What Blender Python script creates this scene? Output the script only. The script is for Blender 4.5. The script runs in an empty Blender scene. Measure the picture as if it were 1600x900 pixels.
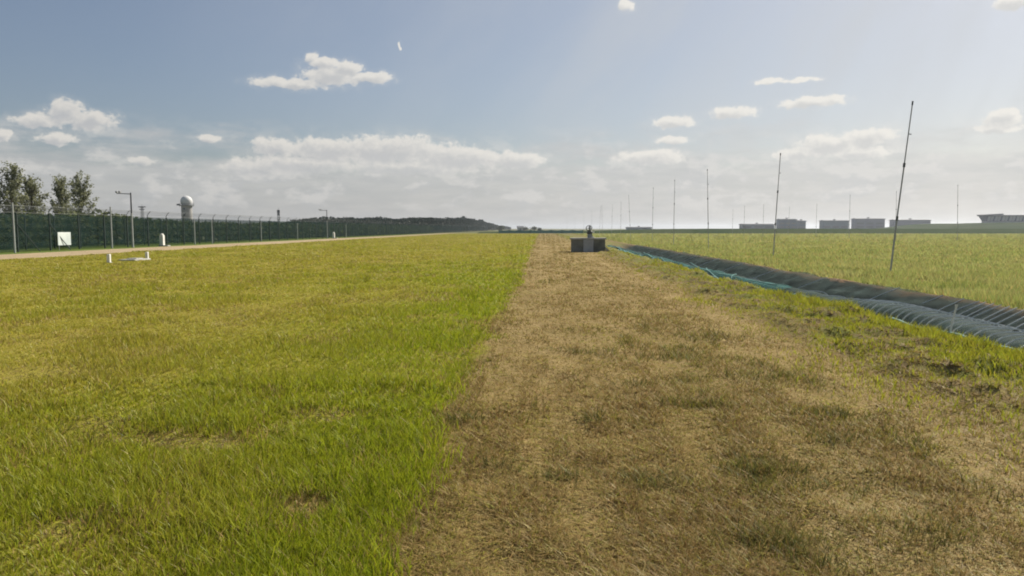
import bpy, math, random
import numpy as np
from mathutils import Vector, Matrix
R = math.radians
scene = bpy.context.scene
col = scene.collection

# ------------------------------------------------------------------ camera
CAM_H = 1.9
cam_d = bpy.data.cameras.new('camera'); cam = bpy.data.objects.new('camera', cam_d); col.objects.link(cam)
cam_d.sensor_width = 36.0; cam_d.lens = 1164 / 1600 * 36
cam_d.clip_start = 0.05; cam_d.clip_end = 20000
cam.location = (0, 0, CAM_H)
cam.rotation_euler = (R(90 - 4.568), 0, R(2.206))
scene.camera = cam

# ------------------------------------------------------------------ sun, exposure
SUN_AZ, SUN_EL = 42.0, 40.0
SUN = Vector((math.sin(R(SUN_AZ)) * math.cos(R(SUN_EL)), math.cos(R(SUN_AZ)) * math.cos(R(SUN_EL)), math.sin(R(SUN_EL))))
sun_d = bpy.data.lights.new('sun', 'SUN'); sun = bpy.data.objects.new('sun', sun_d); col.objects.link(sun)
sun_d.energy = 5.0; sun_d.angle = R(0.6); sun_d.color = (1.0, 0.93, 0.82)
sun.location = (200, 200, 300); sun.rotation_euler = SUN.to_track_quat('Z', 'Y').to_euler()
vs = scene.view_settings
vs.view_transform = 'Standard'; vs.look = 'None'; vs.exposure = 0.58; vs.gamma = 1.0; vs.use_curve_mapping = False
scene.render.engine = 'CYCLES'
scene.cycles.use_denoising = True
scene.cycles.max_bounces = 8; scene.cycles.diffuse_bounces = 3; scene.cycles.glossy_bounces = 2
scene.cycles.transmission_bounces = 4; scene.cycles.transparent_max_bounces = 16; scene.cycles.volume_bounces = 0
scene.cycles.sample_clamp_indirect = 8
scene.cycles.filter_width = 1.9


# ------------------------------------------------------------------ node helper
class G:
    def __init__(s, tree):
        s.t = tree; s.L = tree.links

    def n(s, typ, _out=0, _set=None, **kw):
        nd = s.t.nodes.new(typ)
        for k, v in (_set or {}).items(): setattr(nd, k, v)
        for k, v in kw.items():
            key = int(k[1:]) if k[0] == 'i' and k[1:].isdigit() else k.replace('_', ' ')
            s.put(nd.inputs[key], v)
        return nd.outputs[_out]

    def put(s, sock, v):
        if isinstance(v, bpy.types.NodeSocket): s.L.new(v, sock)
        else: sock.default_value = v

    def m(s, op, a, b=0.0, c=0.0, clamp=False):
        return s.n('ShaderNodeMath', _set=dict(operation=op, use_clamp=clamp), i0=a, i1=b, i2=c)

    def v(s, op, a, b=(0, 0, 0), c=(0, 0, 0), out=0):
        return s.n('ShaderNodeVectorMath', out, _set=dict(operation=op), i0=a, i1=b, i2=c)

    def ramp(s, x, a, b, lo=0.0, hi=1.0):          # smoothstep map range
        return s.n('ShaderNodeMapRange', _set=dict(interpolation_type='SMOOTHSTEP'), i0=x, i1=a, i2=b, i3=lo, i4=hi)

    def mix(s, f, a, b):
        nd = s.t.nodes.new('ShaderNodeMix'); nd.data_type = 'RGBA'
        s.put(nd.inputs[0], f); s.put(nd.inputs[6], rgba(a)); s.put(nd.inputs[7], rgba(b))
        return nd.outputs[2]

    def noise(s, vec, scale, detail=4, rough=0.55, out=0):
        return s.n('ShaderNodeTexNoise', out, Vector=vec, Scale=scale, Detail=detail, Roughness=rough)


def rgba(c):
    if isinstance(c, bpy.types.NodeSocket): return c
    return (*c, 1.0) if len(c) == 3 else c


# ------------------------------------------------------------------ world: Nishita sky with cumulus and a horizon veil
world = bpy.data.worlds.new('World'); scene.world = world; world.use_nodes = True
wt = world.node_tree; wt.nodes.clear(); w = G(wt)
SKY = wt.nodes.new('ShaderNodeTexSky'); SKY.sky_type = 'NISHITA'; SKY.sun_disc = False
SKY.sun_elevation = R(SUN_EL); SKY.sun_rotation = R(SUN_AZ)
SKY.altitude = 0; SKY.air_density = 1.0; SKY.dust_density = 1.6; SKY.ozone_density = 1.0
dirv = w.v('NORMALIZE', w.n('ShaderNodeTexCoord', 0))
sep = wt.nodes.new('ShaderNodeSeparateXYZ'); wt.links.new(dirv, sep.inputs[0])
az = w.m('MULTIPLY', w.m('ARCTAN2', sep.outputs[0], sep.outputs[1]), 57.2958)
el = w.m('MULTIPLY', w.m('ARCSINE', sep.outputs[2]), 57.2958)
P0 = w.n('ShaderNodeCombineXYZ', X=az, Y=el, Z=0.0)
BLOBS = [(-18.43, 10.38, 2.71, 0.44), (-15.48, 11.06, 2.4, 0.79), (-12.8, 11.03, 1.5, 0.49), (-16.01, 11.96, 1.37, 0.39), (-17.09, 12.25, 0.59, 0.39), (-14.32, 11.68, 1.01, 0.58), (-32.66, 7.54, 1.17, 0.8), (-31.22, 7.11, 1.36, 0.74), (-34.21, 6.82, 1.49, 0.48), (-33.2, 5.79, 1.31, 0.41), (-36.23, 5.76, 0.67, 0.4), (-24.15, 6.31, 0.84, 0.26), (-28.26, 4.66, 0.71, 0.34), (-19.42, 5.86, 1.79, 0.64), (-15.58, 5.83, 3.73, 0.79), (-11.37, 5.82, 5.03, 1.13), (-6.34, 5.36, 3.89, 0.85), (-1.72, 5.18, 2.34, 0.62), (-17.88, 4.71, 4.37, 0.65), (-21.0, 4.36, 2.66, 0.55), (-9.96, 4.56, 6.29, 0.57), (9.98, 7.89, 1.56, 0.46), (14.06, 8.34, 1.6, 0.49), (19.45, 8.77, 2.27, 0.39), (16.65, 10.41, 1.03, 0.22), (18.57, 10.29, 1.26, 0.21), (23.27, 6.31, 1.72, 0.6), (20.79, 5.91, 2.5, 0.7), (18.72, 5.29, 2.01, 0.49), (8.15, 5.29, 2.71, 0.56), (9.77, 6.47, 1.29, 0.32), (22.43, 5.23, 1.98, 0.44), (30.88, 7.05, 1.01, 0.55), (30.74, 6.35, 1.48, 0.32), (31.17, 13.88, 1.32, 0.48), (6.26, 16.06, 0.56, 0.51), (-10.57, 13.29, 0.1, 0.3),
         # the same kind of small cumulus goes on round the rest of the sky
         (-48, 8.5, 3.2, 0.9), (-60, 6.5, 4.0, 0.9), (-75, 11, 3.0, 0.8), (-95, 7, 5, 1.0), (-120, 9, 4, 1.0), (-150, 7, 5, 1.1), (45, 8, 3.0, 0.8),
         (58, 10, 3.0, 0.7), (75, 7, 4.5, 0.9), (100, 9, 4, 0.9), (130, 7, 5, 1.0), (160, 10, 4, 1.0), (-40, 22, 3, 0.9), (12, 27, 3.5, 0.9), (-10, 40, 5, 1.5)]


def cloud_field(dv, off):
    p = w.v('ADD', P0, (off[0], off[1], 0))
    nv = w.v('ADD', w.v('MULTIPLY', dv, (1, 1, 1.25)), (off[0] * .0175, 0, off[1] * .0175 * 1.25))
    warp = w.v('SUBTRACT', w.noise(nv, 46, 3, .5, 1), (.5, .5, .5))
    p = w.v('ADD', p, w.v('MULTIPLY', warp, (1.7, .75, 0)))
    f = None
    for a, e, ra, re in BLOBS:
        d = w.v('LENGTH', w.v('MULTIPLY_ADD', p, (1 / ra, 1 / re, 0), (-a / ra, -e / re, 0)), out=1)
        f = d if f is None else w.m('MINIMUM', f, d)
    nz = w.noise(nv, 88, 7, .66)
    return w.m('ADD', w.m('SUBTRACT', 1.12, f), w.m('MULTIPLY', w.m('SUBTRACT', nz, .5), 1.5)), nz


f1, nz1 = cloud_field(dirv, (0, 0))
f2, nz2 = cloud_field(dirv, (.30, .34))
dens = w.m('ADD', w.m('MULTIPLY', w.ramp(f1, .0, .38), .8), w.m('MULTIPLY', w.ramp(f1, -.5, .5), .2))
opac = w.m('MULTIPLY', dens, w.ramp(el, 3.2, 5.2, 0.2, 0.92))
lit = w.ramp(f2, -0.1, 1.0, 1.0, 0.0)                               # little cloud towards the sun: a lit rim
fwd_c = w.ramp(w.v('DOT_PRODUCT', dirv, tuple(SUN), out=1), .3, .85)
cl_col = w.mix(lit, w.mix(fwd_c, (5.2, 5.25, 5.35), (6.7, 6.65, 6.5)), w.mix(fwd_c, (7.6, 7.3, 6.8), (8.9, 8.6, 8.0)))
# soft grey-white veil along the horizon, streaky and lumpy on top
sv = w.v('MULTIPLY', dirv, (1, 1, 4.5))
vn = w.noise(sv, 9, 6, .6)
edge = w.m('ADD', el, w.m('MULTIPLY', w.m('SUBTRACT', vn, .5), -9.0))
veil = w.ramp(edge, 7.2, 3.6, 0.0, 0.78)
vn2 = w.noise(w.v('MULTIPLY', dirv, (1, 1, 6)), 16, 5, .6)
dsun = w.v('DOT_PRODUCT', dirv, tuple(SUN), out=1)
fwd = w.ramp(dsun, 0.35, 0.98)
veil_c = w.mix(w.ramp(vn2, .3, .72), w.mix(fwd, (5.0, 5.05, 5.1), (6.1, 6.1, 6.05)), w.mix(fwd, (5.8, 5.75, 5.65), (7.0, 6.9, 6.75)))
# lumpy low cloud bank dissolving into the veil
bv = w.v('MULTIPLY', dirv, (1, 1, 2.0))
b1 = w.noise(bv, 20, 7, .6); b2 = w.noise(w.v('ADD', bv, (.012, 0, .022)), 20, 7, .6)
bprof = w.m('MULTIPLY', w.ramp(el, 8.2, 4.4), w.ramp(el, .3, 2.6))
bank = w.m('MULTIPLY', w.m('MULTIPLY', w.ramp(b1, .46, .62), bprof), .55)
bank_c = w.mix(w.ramp(w.m('SUBTRACT', b1, b2), -.06, .10), w.mix(fwd, (5.1, 5.2, 5.3), (6.2, 6.2, 6.2)), w.mix(fwd, (7.2, 7.0, 6.7), (7.9, 7.7, 7.4)))
# thin high haze that scatters the light round the sun
cirr = w.noise(w.v('MULTIPLY', dirv, (1, 1, 1.0)), 3.2, 5, .6)
right_ = Vector((0, 0, 1)).cross(SUN).normalized(); up_ = SUN.cross(right_)
phi = w.m('ARCTAN2', w.v('DOT_PRODUCT', dirv, tuple(right_), out=1), w.v('DOT_PRODUCT', dirv, tuple(up_), out=1))
ray = w.noise(w.n('ShaderNodeCombineXYZ', X=w.m('MULTIPLY', phi, 3.2), Y=w.m('MULTIPLY', dsun, 1.4), Z=w.m('MULTIPLY', cirr, .5)), 2.2, 4, .55)
cir = w.m('MULTIPLY', w.ramp(dsun, 0.35, 1.0, 0.05, .64), w.m('MULTIPLY', w.ramp(cirr, .25, .75, .7, 1.1), w.ramp(ray, .3, .7, .68, 1.25)))
sky_c = w.mix(cir, w.mix(.08, w.v('MULTIPLY', SKY.outputs[0], (.80, .815, .85)), (3.2, 3.3, 3.6)), (6.0, 6.15, 6.3))
sky_c = w.mix(veil, sky_c, veil_c)
sky_c = w.mix(bank, sky_c, bank_c)
sky_c = w.mix(opac, sky_c, cl_col)
bg = wt.nodes.new('ShaderNodeBackground'); wt.links.new(sky_c, bg.inputs[0]); bg.inputs[1].default_value = 0.0645
wo = wt.nodes.new('ShaderNodeOutputWorld'); wt.links.new(bg.outputs[0], wo.inputs[0])


# ------------------------------------------------------------------ materials
def new_mat(name):
    m = bpy.data.materials.new(name); m.use_nodes = True; m.node_tree.nodes.clear()
    return m, G(m.node_tree)


def finish(m, g, shader, disp=None):
    o = m.node_tree.nodes.new('ShaderNodeOutputMaterial'); g.L.new(shader, o.inputs[0])
    if disp is not None: g.L.new(disp, o.inputs[2])
    return m


def plain(name, c1, c2=None, scale=3.0, rough=0.8, metal=0.0, bump=0.15, bscale=None, spec=.35):
    m, g = new_mat(name)
    c2 = c2 or tuple(x * .75 for x in c1)
    pos = g.n('ShaderNodeTexCoord', 3)
    c = g.mix(g.ramp(g.noise(pos, scale, 6, .65), .32, .68), c1, c2)
    b = g.n('ShaderNodeBump', Strength=bump, Distance=.02, Height=g.noise(pos, bscale or scale * 6, 5))
    s = g.n('ShaderNodeBsdfPrincipled', Base_Color=c, Roughness=rough, Metallic=metal, Normal=b, Specular_IOR_Level=spec)
    return finish(m, g, s)


def netting(name, c, open_, thick=.4):
    m, g = new_mat(name)
    pos = g.n('ShaderNodeTexCoord', 3)
    nz = g.noise(pos, 1.3, 5, .6)
    cc = g.mix(g.ramp(nz, .3, .7), c, tuple(x * .65 for x in c))
    d = g.n('ShaderNodeMixShader', i0=.35, i1=g.n('ShaderNodeBsdfDiffuse', Color=cc), i2=g.n('ShaderNodeBsdfTranslucent', Color=cc))
    d = g.n('ShaderNodeMixShader', i0=.012, i1=d, i2=g.n('ShaderNodeBsdfGlossy', Color=(.8, .8, .8, 1), Roughness=.6))
    a = g.m('ADD', open_, g.m('MULTIPLY', g.m('SUBTRACT', nz, .5), thick), clamp=True)
    return finish(m, g, g.n('ShaderNodeMixShader', i0=a, i1=d, i2=g.n('ShaderNodeBsdfTransparent')))


def leafy(name, trans=.35, gloss=.04):
    m, g = new_mat(name)
    c = g.n('ShaderNodeVertexColor', _set=dict(layer_name='tint'))
    s = g.n('ShaderNodeMixShader', i0=trans, i1=g.n('ShaderNodeBsdfDiffuse', Color=c), i2=g.n('ShaderNodeBsdfTranslucent', Color=c))
    s = g.n('ShaderNodeMixShader', i0=gloss, i1=s, i2=g.n('ShaderNodeBsdfGlossy', Color=(.9, .9, .85, 1), Roughness=.5))
    return finish(m, g, s)


M = dict(
    green_post=plain('green_post', (.02, .035, .03), rough=.55),
    green_mesh=netting('green_mesh', (.012, .036, .031), .50, .5),
    wire=plain('wire', (.17, .18, .18), rough=.5, metal=.4),
    pale_post=plain('pale_post', (.36, .38, .36), (.27, .29, .28), 2, .7),
    white=plain('white', (.78, .77, .72), (.62, .60, .55), 4, .7),
    dark_metal=plain('dark_metal', (.07, .075, .08), rough=.5, metal=.3),
    grey_metal=plain('grey_metal', (.30, .31, .32), rough=.5, metal=.5),
    pole_grey=plain('pole_grey', (.36, .37, .38), (.27, .28, .29), 1.5, .55, .2),
    board=plain('board', (.62, .66, .63), (.48, .53, .52), .9, .6),
    concrete=plain('concrete', (.42, .41, .37), (.30, .29, .26), 2.5, .9, bump=.4),
    dark_concrete=plain('dark_concrete', (.24, .24, .20), (.10, .105, .09), .9, .95, bump=.5),
    pit_panel=plain('pit_panel', (.40, .41, .41), (.30, .31, .31), 2, .8),
    net_tunnel=netting('net_tunnel', (.095, .135, .123), .34, .7),
    teal=plain('teal', (.10, .27, .245), (.06, .15, .14), 3, .8),
    hoop=plain('hoop', (.78, .79, .75), (.60, .64, .60), 6, .6),
    bark=plain('bark', (.16, .13, .10), (.09, .075, .06), 5, .95, bump=.6),
    dome=plain('dome', (.62, .62, .61), (.55, .55, .54), .3, .6),
    tower=plain('tower', (.36, .35, .33), (.29, .28, .27), .3, .85),
    shed=plain('shed', (.19, .235, .29), (.15, .19, .24), .06, .8),
    shed2=plain('shed2', (.12, .16, .22), (.10, .14, .20), .06, .8),
    shed3=plain('shed3', (.20, .21, .28), (.17, .18, .25), .06, .8),
    roof=plain('roof', (.17, .18, .20), (.13, .14, .16), .1, .8),
    sky_tint_glass=plain('sky_tint_glass', (.50, .55, .56), (.42, .48, .50), .2, .3, bump=0),  # pale colour stands in for sky reflected in the panes
    glass=plain('glass', (.10, .13, .15), rough=.12, bump=0),
    term=plain('term', (.52, .54, .55), (.44, .46, .48), .1, .6),
    hut=plain('hut', (.60, .57, .50), rough=.85),
    leaf=leafy('leaf', .40, .012), blade=leafy('blade', .45, .018), straw=leafy('straw', .28, .015),
    bank=plain('bank', (.035, .055, .024), (.055, .068, .032), .05, 1, bump=0, spec=0),
)


# ------------------------------------------------------------------ mesh helpers
def tag(o, label=None, cat=None, group=None, kind=None):
    for k, v in (('label', label), ('category', cat), ('group', group), ('kind', kind)):
        if v: o[k] = v
    return o


def empty(name, loc, rz=0):
    o = bpy.data.objects.new(name, None); o.empty_display_size = .3; col.objects.link(o)
    o.location = loc; o.rotation_euler = (0, 0, rz); return o


def link(name, me, parent=None, loc=None):
    o = bpy.data.objects.new(name, me); col.objects.link(o)
    if parent is not None: o.parent = parent
    if loc is not None: o.location = loc
    return o


class MB:
    def __init__(s): s.v = []; s.f = []

    def add(s, vs_, fs):
        k = len(s.v); s.v += [tuple(p) for p in vs_]; s.f += [tuple(i + k for i in f) for f in fs]; return s

    def box(s, x0, x1, y0, y1, z0, z1, bev=0.0):
        if bev <= 0:
            return s.add([(x, y, z) for z in (z0, z1) for y in (y0, y1) for x in (x0, x1)],
                         [(0, 2, 3, 1), (4, 5, 7, 6), (0, 1, 5, 4), (1, 3, 7, 5), (3, 2, 6, 7), (2, 0, 4, 6)])
        b = bev
        ring = [(x0 + b, y0), (x1 - b, y0), (x1, y0 + b), (x1, y1 - b), (x1 - b, y1), (x0 + b, y1), (x0, y1 - b), (x0, y0 + b)]
        cx, cy = (x0 + x1) / 2, (y0 + y1) / 2
        sx, sy = 1 - 2 * b / (x1 - x0), 1 - 2 * b / (y1 - y0)
        vs_ = [(x, y, z0) for x, y in ring] + [(x, y, z1 - b) for x, y in ring] + [(cx + (x - cx) * sx, cy + (y - cy) * sy, z1) for x, y in ring]
        fs = [tuple(range(7, -1, -1)), tuple(range(16, 24))]
        for r in (0, 8): fs += [(r + i, r + (i + 1) % 8, r + 8 + (i + 1) % 8, r + 8 + i) for i in range(8)]
        return s.add(vs_, fs)

    def tube(s, pts, rad, n=6, cap=True):
        pts = [Vector(p) for p in pts]; rad = rad if isinstance(rad, (list, tuple)) else [rad] * len(pts)
        vs_ = []; fs = []; up = Vector((0, 0, 1))
        for i, p in enumerate(pts):
            d = (pts[min(i + 1, len(pts) - 1)] - pts[max(i - 1, 0)]).normalized()
            a = d.cross(up if abs(d.z) < .95 else Vector((0, 1, 0))).normalized(); b = d.cross(a).normalized()
            vs_ += [p + (a * math.cos(t) + b * math.sin(t)) * rad[i] for t in (2 * math.pi * j / n for j in range(n))]
        for i in range(len(pts) - 1):
            for j in range(n): fs.append((i * n + j, (i + 1) * n + j, (i + 1) * n + (j + 1) % n, i * n + (j + 1) % n))
        if cap: fs += [tuple(range(n)), tuple(range((len(pts) - 1) * n + n - 1, (len(pts) - 1) * n - 1, -1))]
        return s.add(vs_, fs)

    def lathe(s, prof, n=24, c=(0, 0)):
        vs_ = [(c[0] + r * math.cos(2 * math.pi * j / n), c[1] + r * math.sin(2 * math.pi * j / n), z) for r, z in prof for j in range(n)]
        fs = [(i * n + j, i * n + (j + 1) % n, (i + 1) * n + (j + 1) % n, (i + 1) * n + j) for i in range(len(prof) - 1) for j in range(n)]
        fs += [tuple(range(n - 1, -1, -1)), tuple(range((len(prof) - 1) * n, len(prof) * n))]
        return s.add(vs_, fs)

    def mesh(s, name, m, smooth=False):
        me = bpy.data.meshes.new(name); me.from_pydata(s.v, [], s.f); me.materials.append(m)
        if smooth: me.shade_smooth()
        return me

    def build(s, name, m, parent=None, loc=None, smooth=False):
        return link(name, s.mesh(name, m, smooth), parent, loc)


def np_mesh(name, V, F, m, tint=None, smooth=False):
    """V (n,3), F (k,3|4) numpy -> mesh, optional per-vertex colour"""
    me = bpy.data.meshes.new(name); k = F.shape[1]
    me.vertices.add(len(V)); me.vertices.foreach_set('co', V.astype(np.float32).ravel())
    me.loops.add(F.size); me.loops.foreach_set('vertex_index', F.astype(np.int32).ravel())
    me.polygons.add(len(F)); me.polygons.foreach_set('loop_start', (np.arange(len(F)) * k).astype(np.int32))
    if tint is not None:
        a = me.color_attributes.new('tint', 'FLOAT_COLOR', 'POINT')
        a.data.foreach_set('color', np.c_[tint, np.ones(len(tint))].astype(np.float32).ravel())
    me.materials.append(m); me.update(calc_edges=True)
    if smooth: me.shade_smooth()
    return me


RT = np.random.default_rng(5).random((256, 256))


def vn(x, y, seed=0):
    x = np.asarray(x, float) + seed * 37.17; y = np.asarray(y, float) + seed * 91.73
    xi = np.floor(x).astype(int); yi = np.floor(y).astype(int); u = x - xi; v = y - yi
    u = u * u * (3 - 2 * u); v = v * v * (3 - 2 * v)
    a = RT[xi & 255, yi & 255]; b = RT[(xi + 1) & 255, yi & 255]; c = RT[xi & 255, (yi + 1) & 255]; d = RT[(xi + 1) & 255, (yi + 1) & 255]
    return (a * (1 - u) + b * u) * (1 - v) + (c * (1 - u) + d * u) * v


def fbm(x, y, seed=0, o=4):
    s = 0; a = .5
    for i in range(o): s = s + a * vn(x * 2 ** i, y * 2 ** i, seed + i); a *= .5
    return s / (1 - .5 ** o)


def sst(x, a, b):
    t = np.clip((np.asarray(x, float) - a) / (b - a), 0, 1); return t * t * (3 - 2 * t)


def bump(x, c, wd): return np.exp(-((x - c) / wd) ** 2)


# zone edges (world X, the mown strip runs along +Y)
def edge_l(y): return -0.9 + (vn(y * .7, y * 0, 11) - .5) * .34 + (vn(y * 3.1, y * 0, 10) - .5) * .22 + (vn(y * .13, y * 0, 12) - .5) * .35
def edge_r(y): return 4.35 + (vn(y * .45, y * 0, 13) - .5) * .7 + np.clip((y - 20) * .02, 0, 1.0)
def ditch_l(y): return 7.35 - .6 * sst(y, 14, 28) + (vn(y * .4, y * 0, 14) - .5) * .3


def gz(x, y):
    x = np.asarray(x, float); y = np.asarray(y, float)
    near = sst(np.hypot(x, y), 160, 60)
    z = (fbm(x * .35, y * .35, 1) - .5) * .10 * near
    z = z + (fbm(x * 1.6, y * 1.6, 2, 3) - .5) * .05 * near
    strip = sst(x, -1.1, -.7) * sst(x, 4.9, 4.2)
    z = z + strip * (fbm(x * 3.1, y * 3.1, 3, 3) - .5) * .07 * near
    verge = sst(x, 4.4, 4.9) * sst(x, 7.3, 6.8)
    z = z + verge * np.clip(fbm(x * 1.5, y * 1.1, 4, 3) - .42, 0, 1) * .55 * near
    d = ditch_l(y)
    fade = sst(y, 92, 80)
    z = z - .8 * sst(x, d, d + .6) * sst(x, 10.4, 9.55) * fade
    z = z + (.05 + .09 * vn(y * .6, y * 0, 15)) * bump(x, 10.6, .30) * fade
    return z


def g1(x, y): return float(gz(np.array([x]), np.array([y]))[0])


# ------------------------------------------------------------------ ground
def axis(lo, a, b, hi, st, gr=1.12):
    mid = list(np.arange(a, b + 1e-6, st)); L = []; Rr = []
    s = st; p = a
    while p > lo: s *= gr; p -= s; L.append(p)
    s = st; p = b
    while p < hi: s *= gr; p += s; Rr.append(p)
    return np.array(L[::-1] + mid + Rr)


XS = axis(-5200, -9, 12, 5200, .13); YS = axis(-300, 1.5, 26, 5200, .13)
gx, gy = np.meshgrid(XS, YS); nx, ny = len(XS), len(YS)
V = np.c_[gx.ravel(), gy.ravel(), gz(gx.ravel(), gy.ravel())]
ii = (np.arange(ny - 1)[:, None] * nx + np.arange(nx - 1)[None]).ravel()
Fq = np.c_[ii, ii + 1, ii + nx + 1, ii + nx]

m, g = new_mat('ground_cover')
pos = g.n('ShaderNodeNewGeometry', 0)
sx = m.node_tree.nodes.new('ShaderNodeSeparateXYZ'); g.L.new(pos, sx.inputs[0]); X, Y = sx.outputs[0], sx.outputs[1]
flat = g.v('MULTIPLY', pos, (1, 1, 0))
wob = g.m('SUBTRACT', g.noise(flat, .5, 5, .65), .5)
Xw = g.m('ADD', X, g.m('MULTIPLY', wob, 1.0))
fine = g.noise(flat, 7, 8, .7); mid = g.noise(flat, .8, 6, .65); big = g.noise(g.v('MULTIPLY', flat, (1, .35, 1)), .06, 5, .6)
# left field: yellow-green hay, greener beside the strip
lf = g.mix(g.ramp(g.m('ADD', g.m('MULTIPLY', big, .7), g.m('MULTIPLY', mid, .3)), .36, .62), (.215, .195, .028), (.28, .235, .045))
grn = g.m('MULTIPLY', g.ramp(Xw, -9, -1.5, 0, .8), g.ramp(mid, .25, .7, .35, 1.0))
lf = g.mix(grn, lf, (.225, .235, .025))
lf = g.mix(g.ramp(fine, .5, .8, 0, .35), lf, (.14, .12, .03))
# mown strip
smid = g.noise(g.v('MULTIPLY', flat, (1.3, .3, 1)), .9, 6, .65)
st_ = g.mix(g.ramp(smid, .35, .65), (.25, .185, .08), (.31, .23, .105))
st_ = g.mix(g.ramp(g.noise(flat, .35, 5, .6), .52, .7, 0, .6), st_, (.24, .20, .07))
st_ = g.mix(g.ramp(g.m('ABSOLUTE', g.m('SUBTRACT', X, 3.8)), .9, .2, 0, .25), st_, (.35, .265, .12))
st_ = g.mix(g.ramp(fine, .5, .78, 0, .5), st_, (.17, .125, .055))
# verge
vg = g.mix(g.ramp(g.noise(flat, 1.4, 6, .65), .42, .6), (.17, .18, .045), (.19, .145, .075))
vg = g.mix(g.ramp(fine, .5, .75, 0, .5), vg, (.07, .055, .03))
# ditch and its soil bank
dt = g.mix(g.ramp(fine, .35, .7), (.11, .09, .07), (.17, .135, .10))
bk = g.mix(g.ramp(mid, .35, .65), (.22, .135, .075), (.17, .125, .065))
# right field
rf = g.mix(g.ramp(g.m('ADD', g.m('MULTIPLY', big, .6), g.m('MULTIPLY', mid, .4)), .4, .6), (.25, .255, .085), (.31, .29, .12))
rf = g.mix(g.ramp(fine, .5, .8, 0, .35), rf, (.09, .09, .025))
# track and fence verge
tk = g.mix(g.ramp(g.noise(g.v('MULTIPLY', flat, (1, .12, 1)), 1.2, 6, .6), .3, .7), (.40, .315, .20), (.33, .255, .155))
gv = (.10, .14, .03)
far = g.mix(g.ramp(big, .35, .65), (.10, .115, .045), (.135, .13, .06))


def step(x, a, s):
    if not isinstance(a, (int, float)): x = g.m('SUBTRACT', x, a); a = 0.0
    return g.ramp(x, a - s, a + s)


c = g.mix(step(Xw, -39.3, .4), gv, tk)
c = g.mix(step(Xw, -32.8, .5), c, lf)
c = g.mix(step(Xw, -.95, .12), c, st_)
c = g.mix(step(g.m('ADD', Xw, g.m('MULTIPLY', g.m('SUBTRACT', mid, .5), 1.6)), 4.7, .7), c, vg)
c = g.mix(g.m('MULTIPLY', step(X, g.m('ADD', 6.9, g.ramp(Y, 14, 28, .6, 0)), .15), g.ramp(Y, 95, 80)), c, dt)
c = g.mix(step(Xw, 10.35, .2), c, bk)
c = g.mix(step(Xw, 11.0, .25), c, rf)
c = g.mix(g.ramp(Y, 70, 260, 0, .30), c, (.12, .115, .04))  # darkened with distance: shade among grass blades put into the ground colour
c = g.mix(step(Y, 300, 30), c, far)
bh = g.n('ShaderNodeBump', Strength=.6, Distance=.06, Height=g.m('ADD', fine, g.noise(flat, 30, 4)))
gs = g.n('ShaderNodeBsdfPrincipled', Base_Color=c, Roughness=1.0, Normal=bh, Specular_IOR_Level=.04)
finish(m, g, gs)
me = np_mesh('ground', V, Fq, m, smooth=True)
tag(link('ground', me), kind='structure')

# ------------------------------------------------------------------ grass: real blades, log-spaced towards the horizon
rng = np.random.default_rng(21)


def blades(name, label, mat_, p, h, wd, lean, tint, y_near, lie=None):
    """p (n,2) roots, h height, wd width, lean (n,2) tip offset, lie = bool array of blades lying flat"""
    n = len(p); z = gz(p[:, 0], p[:, 1]) - .006
    fa = rng.random(n) * 2 * np.pi
    if lie is not None: fa = np.where(lie, np.arctan2(lean[:, 1], lean[:, 0]) + np.pi / 2, fa)
    wv = np.c_[np.cos(fa), np.sin(fa)] * (wd / 2)[:, None]
    near = p[:, 1] < y_near
    out = []
    B = np.c_[p, z]; T = np.c_[p + lean, z + h]
    W = np.c_[wv, np.zeros(n)]
    Mid = np.c_[p + lean * .38, z + h * .62]
    k = np.flatnonzero(near)
    Va = np.stack([B[k] - W[k], B[k] + W[k], Mid[k] + W[k] * .8, Mid[k] - W[k] * .8, T[k]], 1).reshape(-1, 3)
    b = np.arange(len(k)) * 5
    Fa = np.stack([np.c_[b, b + 1, b + 2], np.c_[b, b + 2, b + 3], np.c_[b + 3, b + 2, b + 4]], 1).reshape(-1, 3)
    q = np.flatnonzero(~near)
    Vb = np.stack([B[q] - W[q], B[q] + W[q], T[q]], 1).reshape(-1, 3)
    Fb = np.arange(len(q) * 3).reshape(-1, 3) + len(Va)
    C = np.r_[np.repeat(tint[k], 5, 0), np.repeat(tint[q], 3, 0)]
    me = np_mesh(name, np.r_[Va, Vb], np.r_[Fa, Fb], mat_, C)
    return tag(link(name, me), label, 'grass', None, 'stuff')


N = 1250000
gy_ = np.exp(rng.uniform(math.log(2.6), math.log(270), N))
gx_ = rng.uniform(-.78, .70, N) * gy_ + rng.uniform(-2.5, 2.5, N)
# pull roots into tufts
cs = (.10 + .12 * np.floor(gy_ / 6) * .3)
ci, cj = np.floor(gx_ / cs), np.floor(gy_ / cs)
def hsh(a, b, s):
    q = (a.astype(np.int64) * 73856093) ^ (b.astype(np.int64) * 19349663) ^ (s * 83492791)
    q = (q ^ (q >> 13)) * 1274126177 & 0x7fffffff
    return ((q ^ (q >> 16)) & 0xffff) / 65536.0
cxx = (ci + hsh(ci, cj, 1)) * cs; cyy = (cj + hsh(ci, cj, 2)) * cs
off = np.c_[gx_ - cxx, gy_ - cyy]
pl = np.where((gx_ > -1) & (gx_ < 4.6), .12, .33)
gp = np.c_[gx_ - off[:, 0] * pl, gy_ - off[:, 1] * pl]
x, y = gp[:, 0], gp[:, 1]
el_, er_, dl_ = edge_l(y), edge_r(y), ditch_l(y)
pit = (np.abs(x - 3.85) < 1.42) & (np.abs(y - 60.95) < .95)
rnd = rng.random


def colmix(a, b, t): return np.asarray(a)[None] * (1 - t[:, None]) + np.asarray(b)[None] * t[:, None]


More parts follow.
